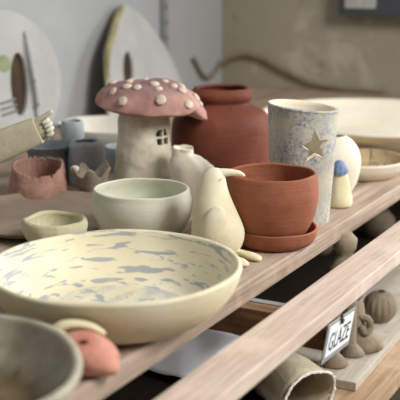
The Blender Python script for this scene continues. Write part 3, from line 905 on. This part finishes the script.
def sheet(name, label, cat, corners, mat, seed, amp=.006, n=14, fold=None, loc=(0,0,0), thick=.0006):
    """crumpled sheet between four corners"""
    bm = bmesh.new(); A, B, C, D = [Vector(c) for c in corners]; g = []
    for i in range(n+1):
        row = []
        for j in range(n+1):
            u, v = i/n, j/n
            p = A*(1-u)*(1-v) + B*u*(1-v) + C*u*v + D*(1-u)*v
            p.z += amp*noise.noise(Vector((u*2.2+seed, v*2.2, seed))) + (fold(u, v) if fold else 0)
            row.append(bm.verts.new(p))
        g.append(row)
    for i in range(n):
        for j in range(n): bm.faces.new((g[i][j], g[i+1][j], g[i+1][j+1], g[i][j+1]))
    bmesh.ops.recalc_face_normals(bm, faces=bm.faces[:])
    o = link(name, bm, mat, None, (loc[0], loc[1], S+loc[2]))
    s = o.modifiers.new('thickness', 'SOLIDIFY'); s.thickness = thick
    if label: tag(o, label, cat)
    return o
sheet('paper_sheet', 'sheet of white paper lying in dark space under the crosspiece', 'paper',
      [(-.10,-.04,.012), (.12,-.02,.010), (.11,.09,.018), (-.08,.07,.014)], 'paper', 2, .009, loc=(1.42, .765, -.25))
sheet('crumpled_paper', 'crumpled white paper under the shelf edge left of flat paper sheet', 'paper',
      [(-.06,-.05,.030), (.05,-.05,.034), (.06,.06,.07), (-.05,.06,.055)], 'paper', 5, .05, 20, loc=(1.30, .900, -.245))
sheet('bottom_paper', 'white paper below the rail at the bottom edge of the picture', 'paper',
      [(-.08,-.06,.004), (.05,-.07,.004), (.07,.05,.012), (-.07,.06,.010)], 'paper', 9, .010, loc=(1.215, .600, -.248))

def sack():
    t = thing('canvas_sack', 'open cream canvas sack with frayed white hem below the card', 'sack', (1.338, .568, -.25), -.62)
    # lying on its side, the mouth towards the front of the rack
    def ring(y, z, rx, rz, k):
        return (Vector((0, y, z)), Vector((rx, .25*rx, 0)), Vector((0, 0, rz)))
    out = [(.115, .030, .020, .016), (.105, .034, .034, .028), (.075, .038, .042, .036), (.035, .040, .045, .038), (.0, .040, .046, .038), (-.038, .039, .049, .038), (-.056, .038, .051, .037)]
    inn = [(y, z, rx-.002, rz-.002) for y, z, rx, rz in reversed(out[2:])]
    bm = bmesh.new(); loft(bm, [ring(*q, 0) for q in out+inn], 48)
    bmesh.ops.recalc_face_normals(bm, faces=bm.faces[:]); bm.normal_update()
    for v in bm.verts:
        v.co += Vector((v.co.x, 0, v.co.z-.04)).normalized()*.005*noise.noise(v.co*26); v.co.z = max(v.co.z, .0006)
    link('bag', bm, 'cloth', t)
    pts = []
    for k in range(41):
        th = 2*PI*k/40
        p = Vector((.051*math.cos(th), -.056+.01275*math.cos(th), .038+.037*math.sin(th)))
        p += Vector((p.x, 0, p.z-.04)).normalized()*.005*noise.noise(p*26); p.z = max(p.z, .003)
        pts.append(p)
    bm = bmesh.new(); tube(bm, pts, .0024, 8, n=3); lumps(bm, .0016, 260)
    link('hem', bm, 'rope', t)
sack()

# ---------------------------------------------------------------- light
W = bpy.data.worlds.new('World'); SC.world = W; W.use_nodes = True
wn, wl = W.node_tree.nodes, W.node_tree.links
bg = wn['Background']; bg.inputs['Strength'].default_value = .24
wt = wn.new('ShaderNodeTexCoord'); ws = wn.new('ShaderNodeSeparateXYZ'); wr = wn.new('ShaderNodeValToRGB')
wl.new(wt.outputs['Generated'], ws.inputs[0]); wl.new(ws.outputs[2], wr.inputs['Fac']); wl.new(wr.outputs['Color'], bg.inputs['Color'])
wr.color_ramp.elements[0].position = 0.0; wr.color_ramp.elements[0].color = (.10, .095, .09, 1)
wr.color_ramp.elements[1].position = .35; wr.color_ramp.elements[1].color = (1, .98, .95, 1)
def area(name, loc, target, sx, sy, power, col):
    l = bpy.data.lights.new(name, 'AREA'); l.shape = 'RECTANGLE'; l.size = sx; l.size_y = sy; l.energy = power; l.color = col
    o = bpy.data.objects.new(name, l); COL.objects.link(o); o.location = loc
    o.rotation_euler = (Vector(target)-Vector(loc)).to_track_quat('-Z', 'Y').to_euler()
area('window_daylight', (END_X+.16, (WY0+WY1)/2, (WZ0+WZ1)/2), (END_X-1, (WY0+WY1)/2, (WZ0+WZ1)/2), 1.6, 1.33, 66, (.94, .975, 1.0))
area('front_window_daylight', (1.15, -1.35, S+1.65), (1.35, .65, S), 1.0, .9, 74, (1.0, .975, .93))

# ---------------------------------------------------------------- camera
cd = bpy.data.cameras.new('Camera'); cd.sensor_width = 36; cd.sensor_fit = 'HORIZONTAL'; cd.lens = 1050/400*36
cam = bpy.data.objects.new('Camera', cd); COL.objects.link(cam)
cam.location = (0, 0, S+CAMH)
R = Matrix((RT, UP, -FW)).transposed()
cam.rotation_euler = R.to_euler()
cd.clip_start = .05
cd.dof.use_dof = True; cd.dof.focus_distance = 1.48; cd.dof.aperture_fstop = cd.lens/1000/.0165
SC.camera = cam
SC.view_settings.view_transform = 'Standard'; SC.view_settings.look = 'None'
SC.view_settings.exposure = 0; SC.view_settings.gamma = 1; SC.view_settings.use_curve_mapping = False
